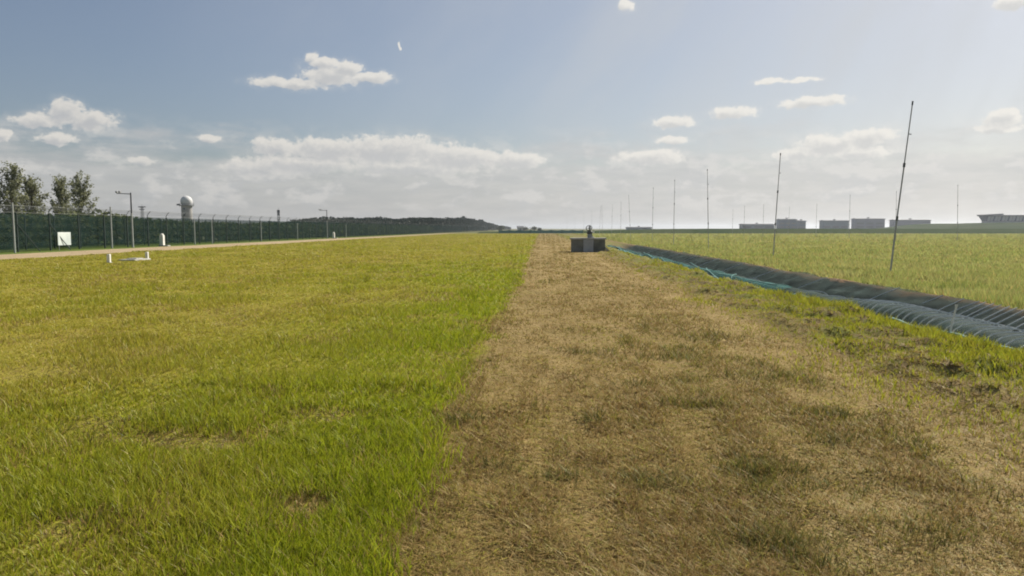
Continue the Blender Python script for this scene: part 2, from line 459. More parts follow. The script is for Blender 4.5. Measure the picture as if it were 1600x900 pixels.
def jitter(c, s=.22):
    return np.clip(c * (1 + (rnd((len(c), 1)) - .5) * 2 * s) * (1 + (rnd((len(c), 3)) - .5) * .16), .004, .9)


GREEN, FRESH, YEL, STRAW, BROWN, DKG = (.24, .275, .015), (.30, .335, .019), (.325, .303, .036), (.41, .315, .115), (.265, .18, .068), (.14, .14, .035)
def spots(L, X, Y):
    s = 0
    for cx, cy, rx, ry in L: s = s + np.exp(-(((X - cx) / rx) ** 2 + ((Y - cy) / ry) ** 2))
    return np.clip(s, 0, 1)


WORN = [(-3.5, 6.5, .55, .22), (-2.9, 6.3, .4, .2), (-3.0, 4.45, .22, .2), (-2.1, 7.4, .35, .25), (-4.3, 6.9, .35, .3), (-6.5, 9.5, .7, .4), (-1.6, 4.9, .25, .2)]
CLUMP = [(0.89, 5.5, 0.2, 0.13), (1.79, 5.8, 0.31, 0.14), (2.05, 5.4, 0.27, 0.13), (1.7, 8.0, 0.31, 0.16), (-0.22, 5.75, 0.15, 0.12), (0.15, 5.6, 0.17, 0.09), (1.2, 8.9, 0.27, 0.16), (1.52, 4.5, 0.27, 0.13), (1.77, 4.25, 0.21, 0.12), (-0.7, 7.1, 0.17, 0.13), (2.7, 9.5, 0.43, 0.2), (2.6, 6.6, 0.27, 0.16), (2.4, 4.6, 0.27, 0.16), (0.5, 7.2, 0.21, 0.12), (3.0, 7.6, 0.35, 0.16), (1.9, 11, 0.43, 0.25), (0.6, 11.5, 0.35, 0.2), (2.9, 13, 0.43, 0.29)]
# left field
k = np.flatnonzero((x < el_ + .10 * rng.normal(size=N)) & (x > -32.8) & ~pit)
X_, Y_ = x[k], y[k]; n = len(k)
patch = fbm(X_ * .28, Y_ * .16, 31); pt2 = fbm(X_ * .9, Y_ * .6, 32)
gr = np.clip(sst(X_, -9, -1.0) * .75 * sst(Y_, 70, 12) + sst(X_, -2.5, -1) * .35 + sst(Y_, 10, 4) * .25 + (patch - .5) * 1.9, 0, 1)
dry = np.clip(sst(pt2, .52, .70) * .9 + sst(patch, .45, .3) * .35 + .08, 0, 1)
c = colmix(YEL, GREEN, gr); c = np.where((rnd(n) < .35 * gr)[:, None], np.array(FRESH), c)
worn = spots(WORN, X_, Y_) * (.6 + .8 * pt2); sel = rnd(n) < np.clip(dry * .6 + worn * .8, 0, 1); c = np.where(sel[:, None], colmix(STRAW, BROWN, rnd(n)), c)
c = np.where((rnd(n) < .05)[:, None], np.array(STRAW), c)
tall = .038 + .066 * sst(fbm(X_ * .8, Y_ * .8, 33), .3, .75) + .02 * sst(X_, -5, -1.2)
c = np.where((rnd(n) < worn * .35)[:, None], np.array(DKG), c); tall = tall * (1 - .45 * sel) * (1 - .5 * np.clip(worn, 0, 1)) * (.55 + .9 * rnd(n)); tall = np.where(rnd(n) < .012, tall * 1.7, tall)
wd = np.maximum(.0065, .00125 * Y_) * (.7 + .6 * rnd(n))
la = rnd(n) * 6.283; ln = off[k] * .5 + np.c_[np.cos(la), np.sin(la)] * (tall * (.15 + .55 * rnd(n)))[:, None]
blades('meadow_grass', 'long green and yellow grass left of the mown strip', M['blade'], gp[k], tall, wd, ln, jitter(c), 9)
# mown strip: stubble and lying clippings
k = np.flatnonzero((x >= el_ - .12 + .14 * rng.normal(size=N)) & (x < er_ + .65 * rng.normal(size=N)) & ~pit)
X_, Y_ = x[k], y[k]; n = len(k)
p1 = fbm(X_ * 1.2, Y_ * .30, 41); p2 = fbm(X_ * 2.6, Y_ * .9, 42)
green = np.clip(sst(p1, .54, .76) * .45 + .22 + .15 * sst(X_, -.1, -.7), 0, 1)
c = colmix((.36, .268, .095), BROWN, np.clip(rnd(n) * .85 + sst(p2, .42, .72) * .4, 0, 1))
sel = rnd(n) < green * .55; c = np.where(sel[:, None], colmix(YEL, (.24, .225, .05), rnd(n)), c)
dk = np.clip(sst(p1, .62, .76) * sst(p2, .52, .66) * .4 + spots(CLUMP, X_ + .25 * (p2 - .5), Y_ + .5 * (p1 - .5)) * sst(p2, .25, .6), 0, .9) > rnd(n); c = np.where((dk & (rnd(n) < .6))[:, None], np.array(DKG), c)
lane = np.clip(bump(X_, 3.6 + .3 * np.sin(Y_ * .11), .7) + .8 * bump(X_, .1, .55), 0, 1); lie = rnd(n) < .5
sel2 = rnd(n) < lane * .18; c = np.where(sel2[:, None], colmix(STRAW, (.36, .28, .12), rnd(n)), c); mid_ = bump(X_, 2.1, .8)
sel3 = rnd(n) < .10 + .12 * mid_; c = np.where(sel3[:, None], colmix((.27, .235, .065), (.23, .21, .05), rnd(n)), c); dk = dk & ~sel2
tall = (.024 + .028 * sst(p2, .3, .75) + .035 * dk) * (.5 + rnd(n)); tall = np.where(lie, .008 + .05 * rnd(n) * sst(p2, .35, .7) + .012 + .07 * dk * rnd(n), tall) * (1 - .25 * lane)
wd = np.maximum(.0055, .00120 * Y_) * (.7 + .6 * rnd(n))
la = rnd(n) * 6.283 + (p1 - .5) * 6; le = np.where(lie, .05 + .11 * rnd(n), tall * (.2 + .9 * rnd(n)))
ln = np.c_[np.cos(la), np.sin(la)] * le[:, None]
blades('mown_grass', 'brown cut stubble and dry clippings on the mown strip', M['straw'], gp[k], tall, wd, ln, jitter(c, .28), 8, lie)
# verge between strip and ditch
k = np.flatnonzero((x >= er_ + .55 * rng.normal(size=N)) & (x > 3) & (x < dl_ - .12) & ~pit)
X_, Y_ = x[k], y[k]; n = len(k)
p1 = fbm(X_ * 1.3, Y_ * .55, 51); rim = sst(X_, 6.1, 6.7) 
gr = np.clip(sst(p1, .46, .68) * .7 + rim, 0, 1)
c = colmix(BROWN, STRAW, rnd(n) * .7); sel = rnd(n) < .2 + .64 * gr
c = np.where(sel[:, None], colmix(GREEN, YEL, rnd(n)), c); c = np.where((sel & (rnd(n) < rim * .6))[:, None], np.array((.30, .30, .03)), c)
tall = np.where(sel, .05 + .07 * rim * sst(dl_[k] - X_, .1, .6) + .05 * p1, .03) * (.5 + rnd(n))
wd = np.maximum(.0065, .00125 * Y_) * (.7 + .6 * rnd(n))
la = rnd(n) * 6.283; ln = off[k] * .4 + np.c_[np.cos(la), np.sin(la)] * np.where(sel, tall * .5, .08 + .1 * rnd(n))[:, None]
blades('verge_grass', 'patchy green and brown grass beside the net covered ditch', M['blade'], gp[k], tall, wd, ln, jitter(c), 12)
# right field
k = np.flatnonzero((x > 10.75 + .5 * rnd(N)))
X_, Y_ = x[k], y[k]; n = len(k)
p1 = fbm(X_ * .5, Y_ * .35, 61)
c = colmix((.25, .295, .07), (.37, .36, .13), np.clip(p1 * 1.6 - .3, 0, 1)); c = np.where((rnd(n) < .12)[:, None], np.array(STRAW), c)
tall = (.10 + .16 * sst(fbm(X_ * .7, Y_ * .7, 62), .35, .7)) * (.5 + .8 * rnd(n))
wd = np.maximum(.0065, .0013 * Y_) * (.7 + .6 * rnd(n))
la = rnd(n) * 6.283; ln = off[k] * .3 + np.c_[np.cos(la), np.sin(la)] * (tall * .45)[:, None]
blades('field_grass', 'yellow green grass of the field beyond the ditch', M['blade'], gp[k], tall, wd, ln, jitter(c), 5)


# ------------------------------------------------------------------ leaves
def leaf_cloud(name, cen, size, tint, mat_, rs, up=.3):
    """one quad-ish leaf clump (2 triangles) per centre"""
    n = len(cen)
    a = rs.normal(size=(n, 3)); a[:, 2] *= .6; a /= np.linalg.norm(a, axis=1)[:, None]
    b = rs.normal(size=(n, 3)); b -= a * (a * b).sum(1)[:, None]; b /= np.linalg.norm(b, axis=1)[:, None]
    s = size[:, None]
    Vv = np.stack([cen - a * s * .55, cen + b * s * .36, cen + a * s * .55, cen - b * s * .36], 1).reshape(-1, 3)
    Ff = np.arange(n * 4).reshape(-1, 4)
    return np_mesh(name, Vv, Ff, mat_, np.repeat(tint, 4, 0))


def leaf_tint(n, rs, base=(.16, .175, .09), light=(.27, .275, .16)):
    t = rs.random((n, 1)); return (np.array(base) * (1 - t) + np.array(light) * t) * (.8 + .4 * rs.random((n, 1)))


def poplar(x, y, h, spread, seed, label, leanx=0.0, limbs=17):
    rs = np.random.default_rng(seed); rd = random.Random(seed)
    z0 = g1(x, y); root = empty('poplar_tree', (x, y, z0 - .05))
    tag(root, label, 'tree', 'poplars behind the fence')
    tr = MB(); L = []
    top = Vector((leanx, rd.uniform(-.3, .3), h * .93))
    tp = [Vector((0, 0, 0)).lerp(top, t) + Vector((math.sin(t * 5 + seed) * .12, 0, 0)) for t in (0, .2, .4, .6, .8, 1)]
    tr.tube(tp, [.20, .16, .13, .09, .055, .02], 7)
    for i in range(limbs):
        t = .22 + .72 * i / limbs + rd.uniform(-.02, .02)
        s = Vector((0, 0, 0)).lerp(top, t); a = i * 2.4 + rd.uniform(-.4, .4)
        ln = spread * (1.15 - .75 * t) * rd.uniform(.7, 1.15)
        d = Vector((math.cos(a), math.sin(a), rd.uniform(.9, 2.0))).normalized()
        p1_ = s + d * ln * .55; d2 = (d + Vector((0, 0, .35))).normalized(); p2_ = p1_ + d2 * ln * .55
        tr.tube([s, p1_, p2_], [.05 * (1.3 - t), .03 * (1.3 - t), .01], 5)
        nc = 5
        for j in range(nc):
            u = .3 + .75 * j / (nc - 1)
            c = s.lerp(p1_, min(1, u * 2)) if u < .5 else p1_.lerp(p2_, (u - .5) * 2)
            L.append((c, d2, .27 * (1.2 - .5 * t)))
            if rd.random() < .6:
                o = Vector((rd.uniform(-1, 1), rd.uniform(-1, 1), rd.uniform(.2, 1.1))) * .55
                tr.tube([c, c + o], [.012, .005], 4); L.append((c + o, o.normalized(), .22))
    L.append((top, Vector((0, 0, 1)), .3)); L.append((top + Vector((0, 0, .4)), Vector((0, 0, 1)), .2))
    tr.build('trunk', M['bark'], root)
    cen = []
    for c, d, r in L:
        k_ = 27
        pts = rs.normal(size=(k_, 3)) * r * .62 + np.array(c) + np.array(d)[None] * rs.normal(size=(k_, 1)) * r * .9
        cen.append(pts)
    cen = np.concatenate(cen)
    me = leaf_cloud('crown', cen, rs.uniform(.11, .26, len(cen)), leaf_tint(len(cen), rs), M['leaf'], rs)
    link('crown', me, root)
    return root


# ------------------------------------------------------------------ perimeter fence (double, green mesh, cranked posts with wire)
FX, FX2 = -42.0, -46.0
fy = [34.4 + 4 * i for i in range(140)]
fence = empty('perimeter_fence', (FX, 0, 0)); tag(fence, 'front green mesh fence with cranked posts and wire strands along the dirt track', 'fence')
pm = MB().box(-.05, .05, -.05, .05, -.1, 3.1)
pm.tube([(0, 0, 3.05), (-.03, 0, 3.25), (.12, 0, 3.5), (.34, 0, 3.72)], [.045, .04, .03, .025], 6)
pm = pm.mesh('post', M['green_post'])
pan = MB()
for a in range(8):      # panel with faint folds
    z0_, z1_ = .06 + a * .38, .06 + (a + 1) * .38
    dx0 = .018 if a % 2 else -.012; dx1 = .018 if (a + 1) % 2 else -.012
    pan.add([(dx0, .06, z0_), (dx0, 3.94, z0_), (dx1, 3.94, z1_), (dx1, .06, z1_)], [(0, 1, 2, 3)])
pan = pan.mesh('mesh_panel', M['green_mesh'])
brace = MB().tube([(.05, 0, 2.2), (.5, 1.9, 0)], .035, 6).mesh('brace', M['green_post'])
for i, yy in enumerate(fy):
    z = g1(FX, yy)
    link('post', pm, fence, (0, yy, z)); link('mesh_panel', pan, fence, (.0, yy, z))
    if i % 10 == 6 or i == 7: link('brace', brace, fence, (0, yy, z))
for dx, zz in ((-.03, 3.2), (.05, 3.36), (.14, 3.5), (.24, 3.61), (.34, 3.72)):
    wv_ = MB(); pts = []
    for yy in fy: pts += [(dx, yy, g1(FX, yy) + zz), (dx, yy + 2, g1(FX, yy + 2) + zz - .05)]
    wv_.tube(pts, [float(np.interp(q[1], [60, 110, 170, 260], [.017, .015, .006, .003])) for q in pts], 4).build('wire', M['wire'], fence)
fence2 = empty('inner_fence', (FX2, 0, 0)); tag(fence2, 'second green mesh fence with straight posts just behind the front fence', 'fence')
pm2 = MB().box(-.045, .045, -.045, .045, -.1, 3.0).box(-.06, .06, -.06, .06, 3.0, 3.05).mesh('post', M['green_post'])
for i in range(100):
    yy = 37.0 + 4 * i; z = g1(FX2, yy)
    link('post', pm2, fence2, (0, yy, z)); link('mesh_panel', pan, fence2, (0, yy, z))

# camera masts with a side arm
ma = [('tall pale mast with a left arm carrying cameras, nearer of the two by the fence', 73.5),
      ('distant pale mast with a left arm carrying a camera, farther along the fence', 142.0)]
for lb, yy in ma:
    x0 = -41.0; r_ = empty('camera_mast', (x0, yy, g1(x0, yy))); tag(r_, lb, 'mast', 'camera masts along the fence')
    MB().tube([(0, 0, -.1), (0, 0, 1.6), (0, 0, 3.4)], [.11, .10, .085], 10).build('lower_pole', M['pale_post'], r_)
    MB().tube([(0, 0, 3.4), (0, 0, 5.45)], [.075, .06], 10).build('upper_pole', M['dark_metal'], r_)
    MB().tube([(0, 0, 5.32), (-1.45, 0, 5.38)], [.04, .035], 8).build('arm', M['dark_metal'], r_)
    MB().lathe([(.16, -.1), (.16, .02), (.1, .03)], 10).build('base_plate', M['concrete'], r_)
    for dx in (-1.1, -1.42):
        c_ = MB().box(-.07, .07, -.16, .16, -.09, .09, .02).build('camera_housing', M['grey_metal'], r_, (dx, 0, 5.52))
        MB().tube([(0, -.16, 0), (0, -.2, 0)], .05, 8).build('lens', M['glass'], c_)

# pale straight posts standing by the fence
pps = [(-41.2, 56.9, 3.85, 'thick pale post at the left edge, beside the first braced fence post'),
       (-41.2, 70.2, 3.9, 'slim pale post just left of the camera mast'),
       (-41.0, 87.0, 2.95, 'pale post by the fence below and right of the radar dome'),
       (-41.0, 91.7, 2.95, 'pale post along the fence, next to the one under the dome'),
       (-41.0, 108.1, 2.8, 'pale post along the fence, left of the far telecom mast'),
       (-41.0, 124.5, 2.7, 'short pale post along the fence, right of the far telecom mast'),
       (-41.0, 156.0, 2.6, 'farthest pale post along the fence, right of the far camera mast')]
for xx, yy, hh, lb in pps:
    r_ = empty('fence_side_post', (xx, yy, g1(xx, yy))); tag(r_, lb, 'post', 'pale posts along the fence')
    MB().tube([(0, 0, -.1), (0, 0, hh)], [.085, .065], 8).build('shaft', M['pale_post'], r_)
    MB().lathe([(.075, hh - .01), (.085, hh + .02), (.04, hh + .06)], 8).build('cap', M['grey_metal'], r_)

# sign board
sg = empty('sign_board', (-41.75, 63.0, g1(-41.75, 63.4))); tag(sg, 'blank pale rectangular board fixed low on the green fence', 'board')
MB().box(-.03, .03, 0, 1.78, .42, 1.55, .01).build('panel', M['board'], sg)
for yy in (.2, 1.55): MB().box(-.06, -.032, yy, yy + .05, -.1, 1.5).build('support', M['grey_metal'], sg)

# white markers
for xx, yy, hh, wd_, lb in [(-23.8, 40.2, .50, .085, 'left white marker stone standing in the grass before the track'),
                            (-24.4, 45.3, .44, .085, 'right white marker stone in the grass beside the pale slab')]:
    r_ = empty('marker_stone', (xx, yy, g1(xx, yy))); tag(r_, lb, 'marker', 'marker stones in the meadow')
    MB().box(-wd_, wd_, -wd_, wd_, -.1, hh, .02).build('shaft', M['white'], r_)
    MB().box(-wd_ - .05, wd_ + .05, -wd_ - .05, wd_ + .05, -.1, .05, .015).build('footing', M['concrete'], r_)
r_ = empty('cover_slab', (-24.05, 43.3, g1(-24.05, 43.3))); tag(r_, 'flat pale concrete slab in the grass between the white marker stones', 'slab')
MB().box(-.5, .5, -.9, .9, -.1, .09, .03).build('slab', M['concrete'], r_)
MB().box(-.3, .3, -.4, .4, .09, .14, .02).build('lid', M['concrete'], r_)
for xx, yy, hh, lb in [(-40.3, 78.0, 1.35, 'white upright cabinet with a low footing by the track, right of the camera mast'),
                       (-39.9, 142.5, 1.25, 'far small white upright cabinet by the track beside the far camera mast')]:
    r_ = empty('white_cabinet', (xx, yy, g1(xx, yy))); tag(r_, lb, 'cabinet', 'white cabinets by the track')
    b_ = MB().box(-.2, .2, -.2, .2, 0, hh * .86, .02).build('body', M['white'], r_)
    MB().lathe([(.2, hh * .86), (.17, hh * .95), (.08, hh)], 12).build('cap', M['white'], r_)
    MB().box(-.12, .12, -.215, -.2, .25, hh * .7).build('door', M['board'], b_)
    MB().box(-.3, .75, -.3, .3, -.1, .12, .02).build('footing', M['concrete'], r_)

# ------------------------------------------------------------------ sluice pit on the strip
pz = g1(3.85, 60.9)
pitr = empty('drain_pit', (3.85, 60.9, pz)); tag(pitr, 'dark weathered concrete drain box with a pale panel beside the ditch', 'drain box')
MB().box(-1.36, -.42, -.7, .9, -.15, 1.0, .03).build('wall', M['dark_concrete'], pitr)
MB().box(.40, 1.33, -.7, .9, -.15, 1.0, .03).build('wall', M['dark_concrete'], pitr)
MB().box(-.42, .40, -.45, .9, -.15, .98).build('wall', M['dark_concrete'], pitr)
MB().box(-.43, .38, -.82, -.455, -.1, .97, .02).build('panel', M['pit_panel'], pitr)
MB().box(-1.46, 1.43, -.8, 1.0, 1.0, 1.13, .02).build('cover_slab', M['concrete'], pitr)
w_ = MB().add([(1.33, -.7, -.1), (1.9, -.7, -.1), (1.33, -.7, .45), (1.33, -.5, -.1), (1.9, -.5, -.1), (1.33, -.5, .45)],
              [(0, 1, 2), (3, 5, 4), (0, 3, 4, 1), (1, 4, 5, 2), (0, 2, 5, 3)]).build('wing_wall', M['concrete'], pitr)
hoist = empty('gate_hoist', (3.98, 60.7, pz + 1.13)); tag(hoist, 'dark gate hoist with handwheel on top of the concrete drain box', 'hoist')
MB().box(-.2, .18, -.15, .15, 0, .32, .03).build('pedestal', M['grey_metal'], hoist)
MB().box(-.24, .16, -.18, .18, .32, .56, .05).build('gearbox', M['dark_metal'], hoist)
MB().tube([(0, 0, .5), (0, 0, 1.02)], .045, 8).build('stem', M['dark_metal'], hoist)
hw = MB(); ring = [(-.08 + .24 * math.cos(t), 0, .78 + .2 * math.sin(t)) for t in np.linspace(0, 6.283, 17)]
hw.tube(ring, .03, 6, False).tube([(-.3, 0, .78), (.14, 0, .78)], .022, 5).tube([(-.08, 0, .6), (-.08, 0, .97)], .022, 5).build('handwheel', M['dark_metal'], hoist)
MB().box(.16, .34, -.1, .1, .40, .52, .02).build('motor_cover', M['white'], hoist)
MB().box(.18, .34, -.1, .1, 0, .12, .02).build('junction_box', M['white'], hoist)

# ------------------------------------------------------------------ tall net poles
front = [(14.63, 31.8, .67, 7.1), (15.04, 48.9, .30, 6.7), (15.13, 67.9, -.26, 7.15), (15.0, 85, .02, 7.3), (15.0, 101.2, .05, 7.3), (15.1, 126, -.45, 7.4), (15.0, 141, 0, 6.8),
         (15.0, 159, .1, 6.9), (15.2, 184, -.3, 7.5), (14.8, 190, .3, 7.4), (15, 222, 0, 7), (15, 262, 0, 7.2), (15, 331, 0, 6.8), (15, 428, 0, 8.0)]
fl = ['tallest and nearest leaning grey pole standing in the field beyond the ditch', 'second nearest tall grey pole, leaning right, left of the nearest one', 'third nearest tall grey pole, leaning slightly left',
      'fourth nearest tall thin pole in the row along the ditch', 'fifth nearest thin pole in the row along the ditch', 'sixth nearest thin pole, tilted left at its top', 'seventh nearest faint pole in the row along the ditch',
      'eighth nearest faint pole in the row along the ditch', 'left-leaning pole of the faint pair far along the ditch', 'right-leaning pole of the faint pair far along the ditch', 'first faint pole left of the faint leaning pair', 'second faint pole left of the faint leaning pair', 'faint pole just left above the drain box hoist', 'faintest and farthest pole of the row along the ditch']
back = [(64.4, 118, -.35, 8.5), (55.5, 119, -.2, 7.6), (54, 133, -.1, 7.7), (58.4, 161, 0, 7), (50.8, 173, 0, 7.3), (46.5, 173, 0, 7.0), (62, 190, .2, 7.2), (52, 205, 0, 7)]
bl = ['rightmost thin pole far out in the right field', 'thin far pole behind the leaning nearest pole', 'thin far pole above the long grey sheds', 'short far pole between the two groups of sheds',
      'faint far pole left of the tower-like shed', 'faintest far pole above the left low shed', 'far pole right of the thin one between the shed groups', 'far pole seen between the tall block and the middle hangars']


def pole(x, y, dx, h, label, grp, r=.05):
    rt = empty('net_pole', (x, y, g1(x, y))); tag(rt, label, 'pole', grp)
    L = lambda t: (dx * t, .05 * dx * t, h * t)
    MB().tube([(0, 0, -.3), L(.33)], [r, r * .95], 8).build('lower_tube', M['pole_grey'], rt)
    MB().tube([L(.33), L(.64)], [r * .82, r * .8], 8).build('middle_tube', M['pole_grey'], rt)
    MB().tube([L(.64), L(1)], [r * .68, r * .6], 8).build('upper_tube', M['pole_grey'], rt)
    for t in (.33, .64): MB().tube([L(t - .012), L(t + .012)], r * 1.35, 8).build('collar', M['dark_metal'], rt)
    c = L(.82); MB().tube([c, (c[0] + .12, c[1], c[2] - .02)], .02, 5).build('hook', M['dark_metal'], rt)
    MB().tube([L(.985), L(1.008)], r * .9, 8).build('cap', M['dark_metal'], rt)


for i, (a, b, d, h) in enumerate(front): pole(a, b, d, h, fl[i], 'net poles along the ditch', max(.026, .038 - .002 * i))
for i, (a, b, d, h) in enumerate(back): pole(a, b, d, h, bl[i], 'poles far out in the right field', .04)


# ------------------------------------------------------------------ net tunnels over the ditch
TW = .70
def tun_c(y, k): return 8.12 - .5 * sst(y, 14, 28) + (vn(np.asarray(y) * .2, np.asarray(y) * 0, 74) - .5) * .16


def tun(y, s, k):          # s in -1..1 across; k 0 = hooped tunnel, k 1 = net sheet over the far bank
    y = np.asarray(y, float); s = np.asarray(s, float)
    if k == 0:
        z0 = -.30 - .12 * sst(y, 17, 26); c = .16 - .15 * sst(y, 16, 27) + (vn(y * .35, y * 0, 70) - .5) * .16
        return tun_c(y, 0) + TW * np.sign(s) * np.abs(s) ** .9, z0 + (c - z0) * (1 - np.abs(s) ** 3.4)
    t = (s + 1) / 2
    return 8.85 - .5 * sst(y, 14, 28) + (1.6 + .5 * sst(y, 14, 28)) * t ** .8 + (vn(y * .5, y * 0, 76) - .5) * .12, -.62 + .76 * t ** 1.25 + .10 * np.sin(np.pi * t) + (vn(y * .4, y * 0, 77) - .5) * .08


M['teal_net'] = netting('teal_net', (.10, .25, .23), .46, 1.3)
for k, lb in enumerate(('green net tunnel over the ditch on pale hoops, nearest the mown strip', 'dark green net sheet with pale ribs laid over the far bank of the ditch')):
    rt = empty(('net_tunnel', 'bank_netting')[k], (0, 0, 0)); tag(rt, lb, ('net tunnel', 'netting')[k])
    yy = np.arange(7.0, 82, .1); ss = np.linspace(-1, 1, 15)
    sg_ = (vn(yy * 3.3, yy * 0, 80 + k) * .02 + .03 * np.abs(np.sin(yy * np.pi / .31)) * sst(yy, 20, 16) * (.3 + 1.4 * vn(yy * .9, yy * 0, 83)))
    Vn = []
    for s in ss:
        xx, zz = tun(yy, np.full_like(yy, s), k)
        nzz = (fbm(yy * 1.1, np.full_like(yy, s * 2), 85 + k, 3) - .5) * (.10, .22)[k] * (1 - .6 * abs(s))
        Vn.append(np.c_[xx, yy, zz - sg_ * (1 - s * s) + nzz * (.55 + .45 * sst(yy, 14, 20))])
    Vn = np.stack(Vn, 1).reshape(-1, 3); a_ = np.arange(len(yy) - 1)[:, None] * 15 + np.arange(14)[None]; a_ = a_.ravel()
    link('netting', np_mesh('netting', Vn, np.c_[a_, a_ + 1, a_ + 16, a_ + 15], M['net_tunnel'], smooth=True), rt)
    for i in range(44 if k == 0 else 40):
        y0 = 7.6 + .31 * i + random.Random(i + 9 * k).uniform(-.04, .04)
        if i > 34 and i % 3: continue
        s_ = np.linspace(-1, 1, 13); xx, zz = tun(np.full(13, y0), s_, k)
        dy = random.Random(i * 3 + k).uniform(-.11, .11)
        MB().tube([(xx[j], y0 + dy * (1 - abs(s_[j])), zz[j] + .026) for j in range(13)], .0125, 5).build(('hoop', 'rib')[k], M['hoop'], rt)
    for i in range(9):
        y0 = 22 + 5.5 * i; s_ = np.linspace(-1, 1, 13); xx, zz = tun(np.full(13, y0), s_, k)
        MB().tube([(xx[j], y0, zz[j] + .03) for j in range(13)], .012, 5).build(('hoop', 'rib')[k], M['hoop'], rt)
    if k == 0:
        ty = np.arange(23, 82, .2); tv = []
        for s in np.linspace(-1, 1, 7):
            sv_ = -.5 + .42 * s + .5 * (vn(ty * .5, ty * 0, 93) - .5); xx, zz = tun(ty, np.clip(sv_, -1, 1), 0)
            tv.append(np.c_[xx, ty, zz + .035 + .05 * vn(ty * 2.1, ty * 0 + s * 2, 94)])
        tv = np.stack(tv, 1).reshape(-1, 3); a_ = (np.arange(len(ty) - 1)[:, None] * 7 + np.arange(6)[None]).ravel()
        link('teal_drape', np_mesh('teal_drape', tv, np.c_[a_, a_ + 1, a_ + 8, a_ + 7], M['teal_net'], smooth=True), rt)
        hy = np.arange(7, 82, .35); hx = tun_c(hy, 0) - TW - .02 + (vn(hy * 1.2, hy * 0, 90) - .5) * .22
        hr = .022 + .04 * vn(hy * .8, hy * 0, 91) + .05 * sst(hy, 26, 40)
        MB().tube([(hx[j], hy[j], -.01 + .13 * (vn(np.array([hy[j] * 1.3]), np.array([0.]), 92)[0] - .5) - .04 * float(sst(hy[j], 18, 28))) for j in range(len(hy))], [float(q) for q in hr], 6).build('hem', M['teal'], rt, smooth=True)
        for ya, yb, sa, sb, rr in [(24, 31, -.25, -.45, .022), (30, 37, -.75, .7, .03), (37, 46, -.8, -.3, .035), (46, 58, -.6, .5, .045), (56, 78, -.7, -.2, .06), (26.5, 30, -.9, .2, .018), (33, 40, -.2, .5, .028)]:
            tt = np.linspace(0, 1, 14); cy_ = ya + (yb - ya) * tt; cs_ = sa + (sb - sa) * tt ** 1.6
            xx, zz = tun(cy_, cs_, 0)
            MB().tube([(xx[j], cy_[j], zz[j] + .05) for j in range(14)], rr, 5).build('cord', M['teal'], rt, smooth=True)
stk = empty('white_stake', (7.42, 13.75, g1(7.42, 13.75))); tag(stk, 'white leaning stake stuck beside the net tunnel hoops', 'stake')
MB().tube([(0, 0, -.15), (.05, 0, .25), (.12, 0, .62)], [.02, .019, .017], 8).build('shaft', M['white'], stk)
MB().tube([(.118, 0, .61), (.124, 0, .65)], .024, 8).build('cap', M['white'], stk)

# ------------------------------------------------------------------ trees behind the fence
for a in [(-60.5, 79.5, 9.0, 3.0, 1, 'broad poplar cut by the left picture edge behind the fence', 0.0, 20), (-56.2, 77.5, 8.8, 2.5, 2, 'tallest poplar with pointed top near the left edge', 0.0, 20),
          (-56.0, 80.5, 7.6, 2.3, 3, 'lower poplar between the tall left one and the middle pair', 0, 16), (-55.2, 84.3, 7.9, 2.1, 4, 'narrow upright poplar, second from the right of the group', 0, 17),
          (-56.6, 89.5, 8.3, 2.5, 5, 'rightmost poplar with long branches reaching right', .5, 18), (-65, 76, 10.0, 3.5, 6, 'outermost poplar beyond the left picture edge', 0, 16)]:
    poplar(*a[:5], a[5], a[6], a[7])
# low scrub belt seen through and just over the fences
rs = np.random.default_rng(77); n = 52000
sy = np.exp(rs.uniform(math.log(34), math.log(330), n)); sxx = rs.uniform(-57, -48.2, n)
top = 2.2 + 1.0 * fbm(sy * .18, sxx * .3, 95); sz = top * rs.random(n) ** .6
sz = np.minimum(sz, 3.3) * (1 + .45 * bump(sy, 84, 12) * (vn(sy * .6, sxx * .6, 96)))
me = leaf_cloud('scrub_belt', np.c_[sxx, sy, sz], (.16 + .0035 * sy) * rs.uniform(.6, 1.4, n), leaf_tint(n, rs, (.05, .07, .028), (.16, .18, .06)), M['leaf'], rs)
tag(link('scrub_belt', me), 'dark green scrub growing behind the double fence', 'scrub', None, 'stuff')
# wood far along the fence
n = 120000
wy = np.exp(rs.uniform(math.log(190), math.log(1250), n)); wx = -50 - rs.random(n) ** 1.5 * (25 + wy * .10)
hh = np.interp(wy, [190, 240, 300, 330, 440, 610, 700, 850, 1000, 1250], [2.3, 2.7, 4.6, 5.6, 7.2, 8.0, 6.5, 5.2, 4.2, 3.0])
hh = hh * (.62 + .75 * fbm(wy * .04, wx * .06, 97)) + 1.3 * (vn(wy * .07, wx * .12, 98) - .5)
wz = hh * rs.random(n) ** .38
me = leaf_cloud('far_wood', np.c_[wx, wy, wz], (.35 + .0017 * wy) * rs.uniform(.6, 1.4, n), leaf_tint(n, rs, (.009, .020, .016), (.018, .031, .020)), M['leaf'], rs)
tag(link('far_wood', me), 'dark wooded ridge of trees at the far end of the fence', 'wood', None, 'stuff')

